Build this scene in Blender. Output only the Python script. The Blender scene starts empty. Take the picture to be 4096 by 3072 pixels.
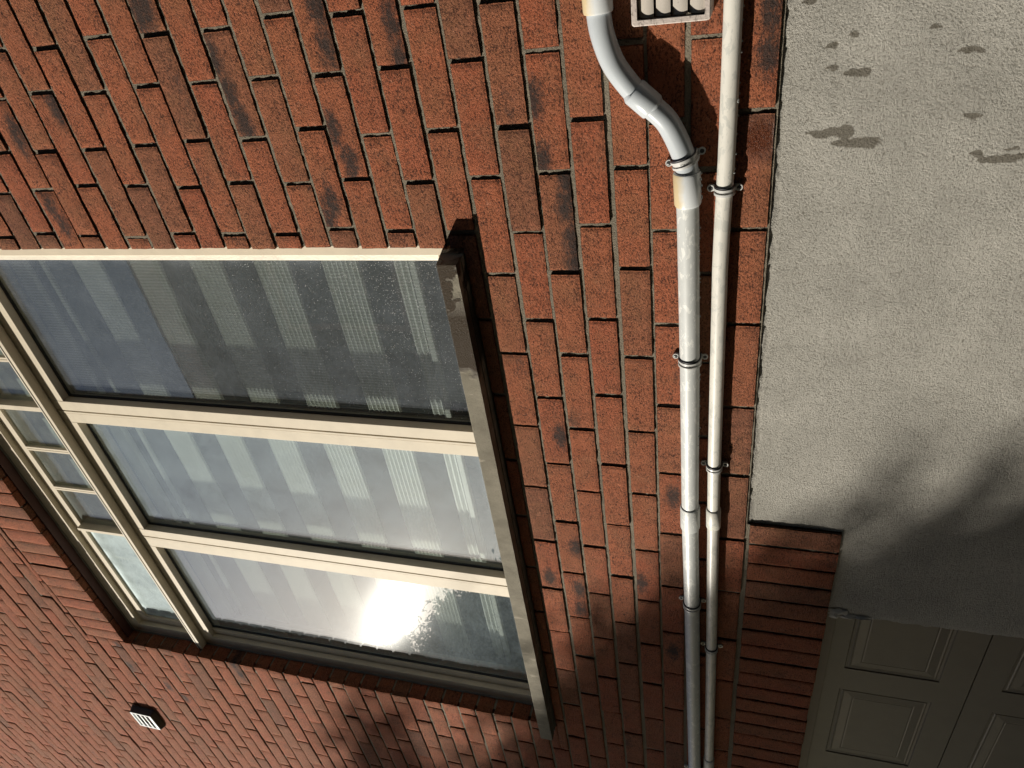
import bpy, bmesh, math, random
import numpy as np
from mathutils import Vector, Matrix
R = math.radians
random.seed(7); rng = np.random.default_rng(11)
sc = bpy.context.scene
col = sc.collection
H0 = 2.46                      # height of the lens above the driveway
# ---------------------------------------------------------------- camera
# wall coordinates used throughout: X to the right along the wall, O metres out of the brick face, Z above the lens
Xv = (-0.13691837, -0.7994363, -0.58494014)
Zv = (-0.95468888, -0.05102291, 0.29319925)
Nv = (-0.26423948, 0.59858021, -0.75622697)
DIST = 1.638
cam = bpy.data.cameras.new('camera'); camo = bpy.data.objects.new('camera', cam); col.objects.link(camo)
cam.sensor_width = 36.0; cam.lens = 36.0 * 2913.92 / 4096.0
cam.clip_start = 0.02; cam.clip_end = 2000
def cvec(i, s): return Vector((s * Xv[i], -s * Nv[i], s * Zv[i]))
m = Matrix.Identity(4)
for c_, v in enumerate((cvec(0, 1), cvec(1, -1), cvec(2, -1))):
    for r_ in range(3): m[r_][c_] = v[r_]
m.translation = Vector((0, -DIST, H0)); camo.matrix_world = m
sc.camera = camo
# ---------------------------------------------------------------- sun and sky
SUNDIR = Vector((-0.76586, -0.49732, 0.40759)).normalized()
SUN_EL = math.asin(SUNDIR.z); SUN_AZ = math.atan2(SUNDIR.x, SUNDIR.y)
w = bpy.data.worlds.new("World"); sc.world = w; w.use_nodes = True
nt = w.node_tree
sky = nt.nodes.new('ShaderNodeTexSky'); sky.sky_type = 'NISHITA'; sky.sun_disc = False
sky.sun_elevation = SUN_EL; sky.sun_rotation = SUN_AZ; sky.dust_density = 1.0; sky.air_density = 1.0
nt.nodes['Background'].inputs['Strength'].default_value = 0.05
nt.links.new(sky.outputs['Color'], nt.nodes['Background'].inputs['Color'])
sl = bpy.data.lights.new('sun', 'SUN'); sl.energy = 5.0; sl.angle = R(0.53); sl.color = (1.0, 0.93, 0.82)
so = bpy.data.objects.new('sun', sl); col.objects.link(so)
so.rotation_euler = SUNDIR.to_track_quat('Z', 'Y').to_euler(); so.location = (-20, -13, 14)
sc.view_settings.view_transform = 'Standard'; sc.view_settings.look = 'None'
sc.view_settings.exposure = 0.5; sc.view_settings.gamma = 1.0
sc.cycles.sample_clamp_indirect = 6.0
# ---------------------------------------------------------------- node helpers
def mat(name):
    m = bpy.data.materials.new(name); m.use_nodes = True
    t = m.node_tree; b = t.nodes['Principled BSDF']; return m, t, b
def N(t, typ, **kw):
    n = t.nodes.new(typ)
    for k, v in kw.items():
        if k.startswith('i_'):
            key = k[2:]; key = int(key) if key.isdigit() else key.replace('_', ' ')
            n.inputs[key].default_value = v
        else: setattr(n, k, v)
    return n
def L(t, a, b): t.links.new(a, b)
def texco(t, scale=(1, 1, 1)):
    g = N(t, 'ShaderNodeNewGeometry'); mp = N(t, 'ShaderNodeMapping'); mp.inputs['Scale'].default_value = scale
    L(t, g.outputs['Position'], mp.inputs['Vector']); return mp.outputs['Vector']
def noise(t, vec, scale, detail=3, rough=.55, dist=0.0):
    n = N(t, 'ShaderNodeTexNoise'); n.inputs['Scale'].default_value = scale; n.inputs['Detail'].default_value = detail
    n.inputs['Roughness'].default_value = rough; n.inputs['Distortion'].default_value = dist
    L(t, vec, n.inputs['Vector']); return n.outputs['Fac']
def ramp(t, fac, stops, interp='LINEAR'):
    r = N(t, 'ShaderNodeValToRGB'); e = r.color_ramp.elements; r.color_ramp.interpolation = interp
    while len(e) < len(stops): e.new(0.5)
    for k, (p, c) in enumerate(stops):
        e[k].position = p; e[k].color = (c, c, c, 1) if isinstance(c, (int, float)) else (*c, 1)
    L(t, fac, r.inputs['Fac']); return r.outputs['Color']
def mix(t, fac, a, b, mode='MIX'):
    n = N(t, 'ShaderNodeMix', data_type='RGBA', blend_type=mode)
    for sock, v in ((n.inputs[0], fac), (n.inputs[6], a), (n.inputs[7], b)):
        if hasattr(v, 'links'): L(t, v, sock)
        elif isinstance(v, (int, float)): sock.default_value = v if sock == n.inputs[0] else (v, v, v, 1)
        else: sock.default_value = (*v, 1)
    return n.outputs[2]
def math_(t, op, a, b=0.0, clamp=False):
    n = N(t, 'ShaderNodeMath', operation=op); n.use_clamp = clamp
    for k, v in enumerate((a, b)):
        if hasattr(v, 'links'): L(t, v, n.inputs[k])
        else: n.inputs[k].default_value = v
    return n.outputs[0]
def attr(t, name):
    a = N(t, 'ShaderNodeAttribute'); a.attribute_name = name; return a
def bump(t, h, dist, strength=1.0, nrm=None):
    b = N(t, 'ShaderNodeBump'); b.inputs['Distance'].default_value = dist; b.inputs['Strength'].default_value = strength
    L(t, h, b.inputs['Height'])
    if nrm is not None: L(t, nrm, b.inputs['Normal'])
    return b.outputs['Normal']
# ---------------------------------------------------------------- materials
def m_brick():
    m, t, b = mat('clay_brick')
    P = texco(t); a = attr(t, 'bk'); sep = N(t, 'ShaderNodeSeparateColor'); L(t, a.outputs['Color'], sep.inputs['Color'])
    r1, r2, st = sep.outputs[0], sep.outputs[1], sep.outputs[2]; wet = a.outputs['Alpha']
    base = ramp(t, r1, [(0, (.350, .102, .049)), (.4, (.37, .117, .055)), (.7, (.335, .113, .054)), (.9, (.285, .112, .058)), (1, (.205, .084, .048))])
    big = noise(t, P, 8, 4, .65)
    base = mix(t, ramp(t, big, [(.45, 0), (.70, .6)]), base, (.245, .115, .056))
    pk = noise(t, P, 55, 4, .65)
    base = mix(t, ramp(t, pk, [(.5, 0), (.70, .45)]), base, (.44, .16, .09))
    fine = noise(t, texco(t, (1.0, 1.0, 1.35)), 185, 2, .8)
    crack = noise(t, texco(t, (1.0, 1.0, 2.2)), 75, 5, .8)
    dens = math_(t, 'MULTIPLY', math_(t, 'SUBTRACT', noise(t, P, 17, 4, .7), .5), .22)
    base = mix(t, ramp(t, math_(t, 'ADD', fine, dens), [(.37, .85), (.49, 0)]), base, (.055, .022, .013))
    base = mix(t, ramp(t, math_(t, 'ADD', crack, dens), [(.36, .9), (.44, 0)]), base, (.040, .015, .010))
    # pale drag marks pressed into the face
    wv = noise(t, texco(t, (1, 1, 1.6)), 23, 3, .55, 2.6)
    line = ramp(t, wv, [(.484, 0), (.5, 1), (.516, 0)])
    msk = ramp(t, noise(t, P, 12, 1), [(.50, 0), (.58, .85)])
    lm = math_(t, 'MULTIPLY', line, msk)
    base = mix(t, lm, base, (.55, .25, .15))
    # kiln-burnt charcoal patches
    sn = noise(t, texco(t, (1, 1, 1.5)), 45, 6, .8)
    sf = math_(t, 'ADD', math_(t, 'MULTIPLY', st, .85), math_(t, 'MULTIPLY', math_(t, 'SUBTRACT', sn, .5), 1.7))
    sf = ramp(t, sf, [(.28, 0), (.72, .9)])
    base = mix(t, sf, base, (.030, .026, .024))
    base = mix(t, math_(t, 'MULTIPLY', wet, .75), base, (.060, .014, .006))
    L(t, base, b.inputs['Base Color'])
    rr = math_(t, 'SUBTRACT', .92, math_(t, 'MULTIPLY', wet, .68)); L(t, rr, b.inputs['Roughness'])
    b.inputs['Specular IOR Level'].default_value = .22
    h = math_(t, 'ADD', math_(t, 'MULTIPLY', fine, 1.0), math_(t, 'MULTIPLY', crack, 1.5))
    h = math_(t, 'ADD', h, math_(t, 'MULTIPLY', lm, .5))
    L(t, bump(t, h, .0060, 1.0), b.inputs['Normal'])
    return m
def m_grit(name, c1, c2, scale, bdist, dark=None, stain=False, rough=.95, spec=.2):
    m, t, b = mat(name); P = texco(t)
    f = noise(t, P, scale, 4, .75); g = noise(t, P, 5, 4, .6)
    base = mix(t, ramp(t, g, [(.35, 0), (.7, 1)]), c1, c2)
    if dark: base = mix(t, ramp(t, f, [(.33, .85), (.47, 0)]), base, dark)
    if stain:
        a = attr(t, 'wetmark')
        s = math_(t, 'ADD', a.outputs['Fac'], math_(t, 'MULTIPLY', math_(t, 'SUBTRACT', noise(t, P, 110, 5, .75), .5), .9))
        base = mix(t, ramp(t, s, [(.50, 0), (.74, .74)]), base, (.085, .072, .05))
    L(t, base, b.inputs['Base Color']); b.inputs['Roughness'].default_value = rough
    b.inputs['Specular IOR Level'].default_value = spec
    L(t, bump(t, f, bdist), b.inputs['Normal']); return m
def m_paint(name, c, rough=.45, var=.06, bscale=0, spec=.5, blot=None):
    m, t, b = mat(name); P = texco(t)
    n1 = noise(t, P, 14, 4, .6); n2 = noise(t, P, 140, 3, .6)
    dk = tuple(x * (1 - var * 2.2) for x in c)
    base = mix(t, ramp(t, n1, [(.4, 0), (.75, 1)]), c, dk)
    base = mix(t, ramp(t, n2, [(.6, 0), (.8, .35)]), base, dk)
    if blot:
        bn = noise(t, texco(t, (1, 1, 2.2)), blot[0], 5, .72, .6)
        base = mix(t, ramp(t, bn, [(blot[2], 0), (blot[2] + .03, blot[3])]), base, blot[1])
    L(t, base, b.inputs['Base Color']); b.inputs['Roughness'].default_value = rough
    b.inputs['Specular IOR Level'].default_value = spec
    if bscale: L(t, bump(t, n2, bscale), b.inputs['Normal'])
    return m
def m_glass(name, dust, dust_sky_col=(.72, .80, .92), streak=1.0, gain=1.75):
    m, t, b = mat(name); t.nodes.remove(b); P = texco(t)
    out = t.nodes['Material Output']
    g = N(t, 'ShaderNodeNewGeometry')
    ior = N(t, 'ShaderNodeMapRange'); L(t, g.outputs['Backfacing'], ior.inputs['Value'])
    ior.inputs['To Min'].default_value = 1.52; ior.inputs['To Max'].default_value = 1 / 1.52
    fr = N(t, 'ShaderNodeFresnel'); L(t, ior.outputs['Result'], fr.inputs['IOR'])
    fac = math_(t, 'MULTIPLY', fr.outputs[0], gain, True)
    tr = N(t, 'ShaderNodeBsdfTransparent'); tr.inputs['Color'].default_value = (.93, .96, .95, 1)
    gl = N(t, 'ShaderNodeBsdfGlossy'); gl.inputs['Roughness'].default_value = .008
    g2 = N(t, 'ShaderNodeBsdfGlossy'); g2.inputs['Roughness'].default_value = .04
    gr = N(t, 'ShaderNodeBsdfGlossy'); gr.inputs['Roughness'].default_value = .15
    ga = N(t, 'ShaderNodeMixShader'); ga.inputs[0].default_value = .015; L(t, gl.outputs[0], ga.inputs[1]); L(t, g2.outputs[0], ga.inputs[2])
    gm = N(t, 'ShaderNodeMixShader'); gm.inputs[0].default_value = .009; L(t, ga.outputs[0], gm.inputs[1]); L(t, gr.outputs[0], gm.inputs[2])
    wav = noise(t, P, 3.0, 1); L(t, bump(t, wav, .0008, 1.0), gl.inputs['Normal'])
    m1 = N(t, 'ShaderNodeMixShader'); L(t, fac, m1.inputs[0]); L(t, tr.outputs[0], m1.inputs[1]); L(t, gm.outputs[0], m1.inputs[2])
    df = N(t, 'ShaderNodeBsdfDiffuse'); df.inputs['Color'].default_value = (*dust_sky_col, 1)  # dust film, its colour also carrying a bluish sky tint
    d1 = ramp(t, noise(t, P, 7, 4, .6), [(.3, .6), (.75, 1.3)])
    d2 = ramp(t, noise(t, texco(t, (1.0, 1, 5)), 60, 3, .7), [(.45, 0), (.75, .9 * streak)])
    d3 = ramp(t, noise(t, P, 420, 1, .5), [(.70, 0), (.76, 3.0)])
    dd = math_(t, 'ADD', math_(t, 'ADD', d1, d2), d3)
    grime = attr(t, 'grime')
    dd = math_(t, 'MULTIPLY', math_(t, 'ADD', dd, math_(t, 'MULTIPLY', grime.outputs['Fac'], 3.0)), dust, True)
    m2 = N(t, 'ShaderNodeMixShader'); L(t, dd, m2.inputs[0]); L(t, m1.outputs[0], m2.inputs[1]); L(t, df.outputs[0], m2.inputs[2])
    L(t, m2.outputs[0], out.inputs['Surface']); return m
def m_see(name, c, opac, rough=.9, transl=.4):
    m, t, b = mat(name); t.nodes.remove(b); out = t.nodes['Material Output']
    tr = N(t, 'ShaderNodeBsdfTransparent'); df = N(t, 'ShaderNodeBsdfDiffuse'); df.inputs['Color'].default_value = (*c, 1)
    tl = N(t, 'ShaderNodeBsdfTranslucent'); tl.inputs['Color'].default_value = (*c, 1)
    a = N(t, 'ShaderNodeMixShader'); a.inputs[0].default_value = transl; L(t, df.outputs[0], a.inputs[1]); L(t, tl.outputs[0], a.inputs[2])
    s = N(t, 'ShaderNodeMixShader')
    wv = N(t, 'ShaderNodeTexWave'); wv.bands_direction = 'X'; wv.inputs['Scale'].default_value = 26; wv.inputs['Distortion'].default_value = 2.0
    L(t, texco(t), wv.inputs['Vector'])
    L(t, ramp(t, wv.outputs['Fac'], [(0, max(0, opac - .05)), (1, min(1, opac + .05))]), s.inputs[0])
    L(t, tr.outputs[0], s.inputs[1]); L(t, a.outputs[0], s.inputs[2]); L(t, s.outputs[0], out.inputs['Surface']); return m
M = {}
M['brick'] = m_brick()
M['mortar'] = m_grit('mortar', (.265, .23, .175), (.19, .165, .125), 260, .008, dark=(.06, .05, .04))
M['parge'] = m_grit('cement_parging', (.455, .438, .392), (.35, .337, .30), 230, .009, dark=(.15, .14, .115), stain=True)
M['parge_edge'] = m_grit('smooth_cement', (.36, .35, .32), (.27, .26, .24), 180, .002)
M['sill'] = m_grit('cast_stone', (.27, .245, .185), (.20, .18, .135), 520, .0015, dark=(.13, .115, .085))
M['sill_wet'] = m_grit('wet_cast_stone', (.085, .062, .036), (.05, .038, .025), 420, .004, rough=.22, spec=.8)
M['frame'] = m_paint('cream_frame_paint', (.57, .505, .39), .62, .05, 0, .25)
M['bevel'] = m_paint('pale_cream_bead', (.78, .73, .62), .5, .08, .0012)  # paler than the frame paint, with a slight bump
M['dark_frame'] = m_paint('dark_gasket', (.02, .02, .022), .6)
M['caulk'] = m_paint('grey_caulk', (.16, .15, .13), .7, .1, .002)
M['lintel'] = m_paint('oxide_red_lintel', (.075, .025, .018), .6, .15, .001)
M['glass_screened'] = m_glass('window_glass_screened', .035)
M['glass'] = m_glass('window_glass', .085, (.68, .82, .92), 1.0, 2.2)  # reflectance raised and dust tinted blue to add mirrored sky
M['glass_bright'] = m_glass('window_glass_boosted_reflection', .050, (.68, .82, .92), 1.4, 3.2)  # brightest mirrored sky put in by extra reflectance, with bluish-tinted dust
M['glass_transom'] = m_glass('transom_glass', .06, (.68, .74, .72))
M['glass_film'] = m_glass('filmed_glass', .42, (.66, .78, .80), .5)
M['screen'] = m_see('insect_screen', (.07, .072, .06), .28, transl=.1)
M['blind'] = m_paint('blind_fabric', (.84, .86, .82), .9, .04)
M['sheer'] = m_see('sheer_fabric', (.19, .205, .20), .36)
M['shade'] = m_paint('grey_green_shade', (.36, .38, .33), .9, .25)
M['room'] = m_paint('room_paint', (.30, .30, .28), .9)
M['pvc'] = m_paint('white_pvc', (.50, .52, .51), .42, .04, 0, .35, blot=(26, (.66, .67, .64), .54, .85))
M['pvc_warm'] = m_paint('cream_pvc', (.60, .585, .53), .42, .04, 0, .35, blot=(26, (.45, .455, .42), .53, .8))
M['pvc_grey'] = m_paint('grey_white_pvc', (.42, .455, .48), .24, .03)
def m_stainedpvc():
    m, t, b = mat('glue_stained_pvc'); g = N(t, 'ShaderNodeNewGeometry'); P = texco(t)
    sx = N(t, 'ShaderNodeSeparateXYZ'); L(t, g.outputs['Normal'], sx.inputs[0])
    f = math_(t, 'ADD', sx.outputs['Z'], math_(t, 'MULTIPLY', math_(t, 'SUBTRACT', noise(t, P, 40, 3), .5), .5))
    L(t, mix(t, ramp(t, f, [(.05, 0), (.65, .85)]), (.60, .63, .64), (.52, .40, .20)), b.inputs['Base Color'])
    b.inputs['Roughness'].default_value = .2; return m
M['pvc_stained'] = m_stainedpvc()
M['clamp'] = m_paint('clamp_plastic', (.50, .50, .48), .35, .08)
M['clamp_rib'] = m_paint('black_rubber', (.03, .03, .035), .5)
M['screw'] = m_paint('dark_screw', (.03, .035, .04), .35)
M['vent_paint'] = m_paint('flaking_vent_paint', (.46, .40, .36), .6, .1, .001, blot=(55, (.17, .145, .13), .56, .9))
M['louvre'] = m_paint('louvre_plastic', (.46, .42, .37), .45, .08, 0, blot=(60, (.22, .18, .15), .64, .8))
M['louvre_white'] = m_paint('white_louvre_plastic', (.74, .76, .77), .4, .05)
M['vent_dark'] = m_paint('vent_inside', (.012, .012, .014), .7)
M['vent_shade_dark'] = m_paint('shade_dark_vent_box', (.060, .052, .044), .6, .1)  # dark tone stands in for the shade on the box's sides
M['door'] = m_paint('garage_door_paint', (.118, .102, .078), .5, .05, .0006)
M['door_trim'] = m_paint('door_trim_paint', (.16, .13, .10), .6, .05)
M['rubber'] = M['clamp_rib']
M['steel'] = m_paint('nail_steel', (.45, .43, .40), .4)
def m_water():
    m, t, b = mat('water_drop'); b.inputs['Base Color'].default_value = (.75, .78, .78, 1)
    b.inputs['Roughness'].default_value = .03; b.inputs['Transmission Weight'].default_value = .7; b.inputs['IOR'].default_value = 1.33; return m
M['water'] = m_water(); M['speck'] = m_paint('wet_speck', (.8, .82, .85), .12)
def m_leaf():
    m, t, b = mat('leaf'); P = texco(t)
    L(t, mix(t, noise(t, P, 1.2, 3), (.030, .055, .014), (.085, .11, .028)), b.inputs['Base Color'])
    b.inputs['Roughness'].default_value = .5; return m
M['leaf'] = m_leaf()
M['bark'] = m_grit('bark', (.09, .07, .05), (.05, .04, .03), 30, .02)
M['grass'] = m_grit('lawn_grass', (.05, .08, .02), (.035, .06, .018), 60, .03)
M['drive'] = m_grit('asphalt', (.055, .055, .055), (.045, .045, .045), 120, .01)
M['siding'] = m_paint('grey_green_siding', (.13, .14, .115), .8, .06)
M['roof'] = m_grit('shingles', (.05, .048, .045), (.035, .034, .033), 40, .01)
M['soffit'] = m_paint('soffit_paint', (.5, .5, .48), .6)
# ---------------------------------------------------------------- object helpers
def W(p): return (p[0], -p[1], p[2] + H0)
def tag(o, label=None, cat=None, group=None, kind=None):
    if label: o['label'] = label
    if cat: o['category'] = cat
    if group: o['group'] = group
    if kind: o['kind'] = kind
    return o
def empty(name, p, label=None, cat=None, group=None, kind=None):
    o = bpy.data.objects.new(name, None); o.location = W(p); o.empty_display_size = .1; col.objects.link(o)
    bpy.context.view_layer.update()
    return tag(o, label, cat, group, kind)
ORG = {}
def org(o):
    v = Vector((0, 0, 0))
    while o is not None: v = v + o.location; o = o.parent
    return v
def obj(name, verts, faces, material, parent=None, smooth=False, flip=True):
    """verts in wall coordinates (X, O, Z)"""
    o0 = org(parent) if parent else Vector((0, 0, 0))
    V = np.asarray(verts, dtype=float); Wv = np.stack([V[:, 0] - o0.x, -V[:, 1] - o0.y, V[:, 2] + H0 - o0.z], 1)
    me = bpy.data.meshes.new(name); me.from_pydata(Wv.tolist(), [], [tuple(f) for f in faces])
    me.validate(clean_customdata=False); me.update()
    bm = bmesh.new(); bm.from_mesh(me); bmesh.ops.recalc_face_normals(bm, faces=bm.faces); bm.to_mesh(me); bm.free()
    me.materials.append(material)
    if smooth: me.polygons.foreach_set('use_smooth', [True] * len(me.polygons))
    o = bpy.data.objects.new(name, me); col.objects.link(o)
    if parent: o.parent = parent
    return o
class MB:
    def __init__(s): s.v = []; s.f = []
    def add(s, v, f):
        k = len(s.v); s.v += [tuple(p) for p in v]; s.f += [tuple(i + k for i in q) for q in f]; return s
    def box(s, x0, x1, o0, o1, z0, z1, ch=0.0):
        x0, x1 = min(x0, x1), max(x0, x1); o0, o1 = min(o0, o1), max(o0, o1); z0, z1 = min(z0, z1), max(z0, z1)
        if ch <= 0:
            v = [(x, o, z) for x in (x0, x1) for o in (o0, o1) for z in (z0, z1)]
            return s.add(v, [(0, 1, 3, 2), (4, 6, 7, 5), (0, 4, 5, 1), (2, 3, 7, 6), (0, 2, 6, 4), (1, 5, 7, 3)])
        bm = bmesh.new(); bmesh.ops.create_cube(bm, size=1)
        for q in bm.verts: q.co = Vector(((x0 + x1) / 2 + q.co.x * (x1 - x0), (o0 + o1) / 2 + q.co.y * (o1 - o0), (z0 + z1) / 2 + q.co.z * (z1 - z0)))
        bmesh.ops.bevel(bm, geom=bm.edges[:], offset=ch, segments=2, affect='EDGES', profile=.6)
        bm.verts.index_update(); s.add([tuple(q.co) for q in bm.verts], [[q.index for q in f.verts] for f in bm.faces]); bm.free(); return s
    def tube(s, path, rad, n=28, cap=True):
        P = [Vector(p) for p in path]; rad = rad if hasattr(rad, '__len__') else [rad] * len(P)
        rings = []; up = Vector((0, 1, 0)); base = len(s.v)
        for i, p in enumerate(P):
            a = P[max(i - 1, 0)]; b = P[min(i + 1, len(P) - 1)]; t = (b - a)
            if t.length < 1e-9: t = Vector((1, 0, 0))
            t.normalize(); u = (up - t * up.dot(t)).normalized(); v = t.cross(u); up = u
            for k in range(n):
                an = 2 * math.pi * k / n; s.v.append(tuple(p + (u * math.cos(an) + v * math.sin(an)) * rad[i]))
        for i in range(len(P) - 1):
            for k in range(n):
                a = base + i * n + k; b = base + i * n + (k + 1) % n; s.f.append((a, b, b + n, a + n))
        if cap:
            s.f.append(tuple(base + k for k in range(n))); e = base + (len(P) - 1) * n; s.f.append(tuple(e + k for k in range(n)))
        return s
    def build(s, name, material, parent=None, smooth=False):
        o = obj(name, s.v, s.f, material, parent, smooth)
        if smooth:
            try: o.data.set_sharp_from_angle(angle=R(38))
            except Exception: pass
        return o
# smooth value noise in numpy
def _h(i, j, k, seed):
    n = (i * 374761393 + j * 668265263 + k * 2147483647 + seed * 974634777).astype(np.int64)
    n = (n ^ (n >> 13)) * 1274126177; n = n & 0x7fffffff
    return (n ^ (n >> 16)) % 65536 / 65536.0
def vn(x, y, z=0.0, seed=0):
    x = np.asarray(x, float); y = np.asarray(y, float); z = np.zeros_like(x) + z
    i, j, k = np.floor(x).astype(np.int64), np.floor(y).astype(np.int64), np.floor(z).astype(np.int64)
    fx, fy, fz = x - i, y - j, z - k; fx = fx * fx * (3 - 2 * fx); fy = fy * fy * (3 - 2 * fy); fz = fz * fz * (3 - 2 * fz)
    r = 0
    for a in (0, 1):
        for b in (0, 1):
            for c in (0, 1):
                r = r + _h(i + a, j + b, k + c, seed) * (fx if a else 1 - fx) * (fy if b else 1 - fy) * (fz if c else 1 - fz)
    return r * 2 - 1
# ================================================================ the setting
def sheet(name, x0, x1, y0, y1, z, material):
    me = bpy.data.meshes.new(name); me.from_pydata([(x0, y0, z), (x1, y0, z), (x1, y1, z), (x0, y1, z)], [], [(0, 1, 2, 3)]); me.materials.append(material)
    o = bpy.data.objects.new(name, me); col.objects.link(o); o['kind'] = 'structure'; return o
sheet('ground', -600, 600, -600, 600, 0, M['grass'])
sheet('driveway', -7.5, 3, -14, -.12, .004, M['drive'])
# ================================================================ the brick house
WX0, WX1, WZ0, WZ1 = -3.236, -.822, .704, 3.184       # window opening
GX0, GX1, GZ = -4.90, -2.175, -.328                     # garage opening
SX0, SX1 = -5.303, -1.7725                              # soldier course over the garage door
XL, XR, ZT = -9.2, 2.3, 7.6
PITCH = .0885; J0 = 1.810
house = empty('brick_house', (-3.4, 0, -H0), 'red brick house wall with grey cement base, wide cream window and recessed garage door', 'house')
charcoal = [(-.196,1.433),(-.184,1.408),(-.451,1.246),(-.486,1.242),(-.389,1.257),(-.307,1.267),(-.304,.947),(-.681,1.055),(-.734,1.081),(-.223,.948),(-.491,.994),(-.439,2.009),(-.483,2.017),(-.393,1.825),(-.734,2.022),(-.683,2.032),(-.264,.773),(-.342,.77),(-.603,.465),(-.654,.41),(-.708,.419),(-.579,.968),(-.803,.412),(-.321,-.03),(-.397,-.03),(-.453,.469),(-.872,.414),(-1.461,.506),(-1.677,.167),(-2.202,.51),(-2.313,.514),(-2.498,.173),(-2.153,.616),(-2.12,.282),(-1.971,.502),(-3.287,3.251),(-3.497,3.291),(-3.645,3.09),(-3.755,3.022),(-3.259,2.463),(-3.328,2.453)]
CH = np.array(charcoal)
bV = []; bF = []; bA = []; nb = 0
def brick(x0, x1, z0, z1, depth=.09, res=None, tone=None):
    """one clay brick with a rough, worn face; x0<x1, z0<z1, front at O=0"""
    global nb
    cx, cz = (x0 + x1) / 2, (z0 + z1) / 2
    near = cx > -3.4 and cz < 1.9
    step = .011 if near else .03
    jx, jz, jo = rng.normal(0, .0012, 3); jo *= 1.3
    x0 += jx; x1 += jx * .4; z0 += jz * .6; z1 += jz * .6
    nx = max(2, int(round((x1 - x0) / step))); nz = max(2, int(round((z1 - z0) / step)))
    e = .0028
    us = np.concatenate([[0], np.linspace(e, (x1 - x0) - e, nx + 1), [x1 - x0]]); vs = np.concatenate([[0], np.linspace(e, (z1 - z0) - e, nz + 1), [z1 - z0]])
    U, Vv = np.meshgrid(us, vs, indexing='ij'); nU, nV = U.shape
    X = x0 + U; Z = z0 + Vv
    sd = int(rng.integers(0, 1000))
    O = jo + .0011 * vn(X * 45, Z * 45, sd) + .0011 * vn(X * 130, Z * 130, sd) + rng.normal(0, .0012) * (U / (x1 - x0) - .5)
    edge = np.zeros_like(U, bool); edge[0, :] = edge[-1, :] = True; edge[:, 0] = edge[:, -1] = True
    O = np.where(edge, O - .0024, O)
    wob = .0007
    X = X + np.where(edge, wob * vn(X * 70, Z * 70, sd + .5) , 0); Z = Z + np.where(edge, wob * vn(X * 70 + 9, Z * 70, sd + .2), 0)
    verts = np.stack([X.ravel(), O.ravel(), Z.ravel()], 1)
    idx = np.arange(nU * nV).reshape(nU, nV)
    q = np.stack([idx[:-1, :-1].ravel(), idx[1:, :-1].ravel(), idx[1:, 1:].ravel(), idx[:-1, 1:].ravel()], 1)
    ring = np.concatenate([idx[:, 0], idx[-1, 1:], idx[-2::-1, -1], idx[0, -2:0:-1]])
    bk = verts[ring].copy(); bk[:, 1] = -depth
    m0 = len(verts); verts = np.concatenate([verts, bk]); nr = len(ring); k = np.arange(nr)
    s = np.stack([ring, ring[(k + 1) % nr], m0 + (k + 1) % nr, m0 + k], 1)
    dist = np.hypot((CH[:, 0] - cx), (CH[:, 1] - cz) * 2.2)
    st = 0.0; inside = (CH[:, 0] > x0 - .01) & (CH[:, 0] < x1 + .01) & (CH[:, 1] > z0 - .01) & (CH[:, 1] < z1 + .01)
    vst = np.zeros(len(verts))
    if inside.any():
        for c in CH[inside]:
            d = np.hypot((verts[:, 0] - c[0]) / .058, (verts[:, 2] - c[1]) / .027); vst = np.maximum(vst, np.clip(1.25 - d * .75, 0, 1) * .9)
    elif rng.random() < (.14 if near else .2):
        c = (x0 + rng.random() * (x1 - x0), z0 + rng.random() * (z1 - z0)); d = np.hypot((verts[:, 0] - c[0]) / .08, (verts[:, 2] - c[1]) / .03)
        vst = np.clip(1.2 - d * .75, 0, 1) * (rng.random() * .45 + .15)
    wet = np.clip(1.6 - np.hypot((verts[:, 0] + .565) / .045, (verts[:, 2] + .02) / .04), 0, 1)
    r1 = rng.random() if tone is None else tone; r2 = rng.random()
    A = np.stack([np.full(len(verts), r1), np.full(len(verts), r2), vst, wet], 1)
    bV.append(verts); bF.append(np.concatenate([q, s]) + nb); bA.append(A); nb += len(verts)
def clipped(x0, x1, z0, z1, holes):
    """split one course brick around the openings"""
    out = [(x0, x1, z0, z1)]
    for hx0, hx1, hz0, hz1 in holes:
        nxt = []
        for a, b, c, d in out:
            if b <= hx0 or a >= hx1 or d <= hz0 or c >= hz1: nxt.append((a, b, c, d)); continue
            if c < hz0 - .012: nxt.append((a, b, c, hz0)); c = hz0
            if d > hz1 + .012: nxt.append((a, b, hz1, d)); d = hz1
            if a < hx0 - .012: nxt.append((a, hx0, c, d))
            if b > hx1 + .012: nxt.append((hx1, b, c, d))
        out = nxt
    return [q for q in out if q[1] - q[0] > .014 and q[3] - q[2] > .014]
SOLD_T = 3.455
holes = [(WX0, WX1, WZ0, WZ1), (WX0, WX1, WZ1 - .02, SOLD_T + .004)]
vents_h = []
n = -66
while True:
    ztop = J0 - PITCH * n; zbot = ztop - PITCH
    n += 1
    if zbot > ZT: continue
    if zbot < -.06: break
    odd = (n - 1) % 2
    ph = (-.360 if odd else -.242) + rng.normal(0, .005)
    k0 = int(math.floor((XL - ph) / .2665)) - 1
    jz = rng.normal(0, .0008)
    xs = [ph + .2665 * k + rng.normal(0, .0032) for k in range(k0, k0 + 50)]
    for a, b in zip(xs[:-1], xs[1:]):
        if b < XL or a > XR: continue
        for (p, q, c, d) in clipped(a + .0060, b - .0060, (zbot if zbot > 0 else -.0555) + .0060 + jz, ztop - .0060 + jz, holes): brick(p, q, c, d)
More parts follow.
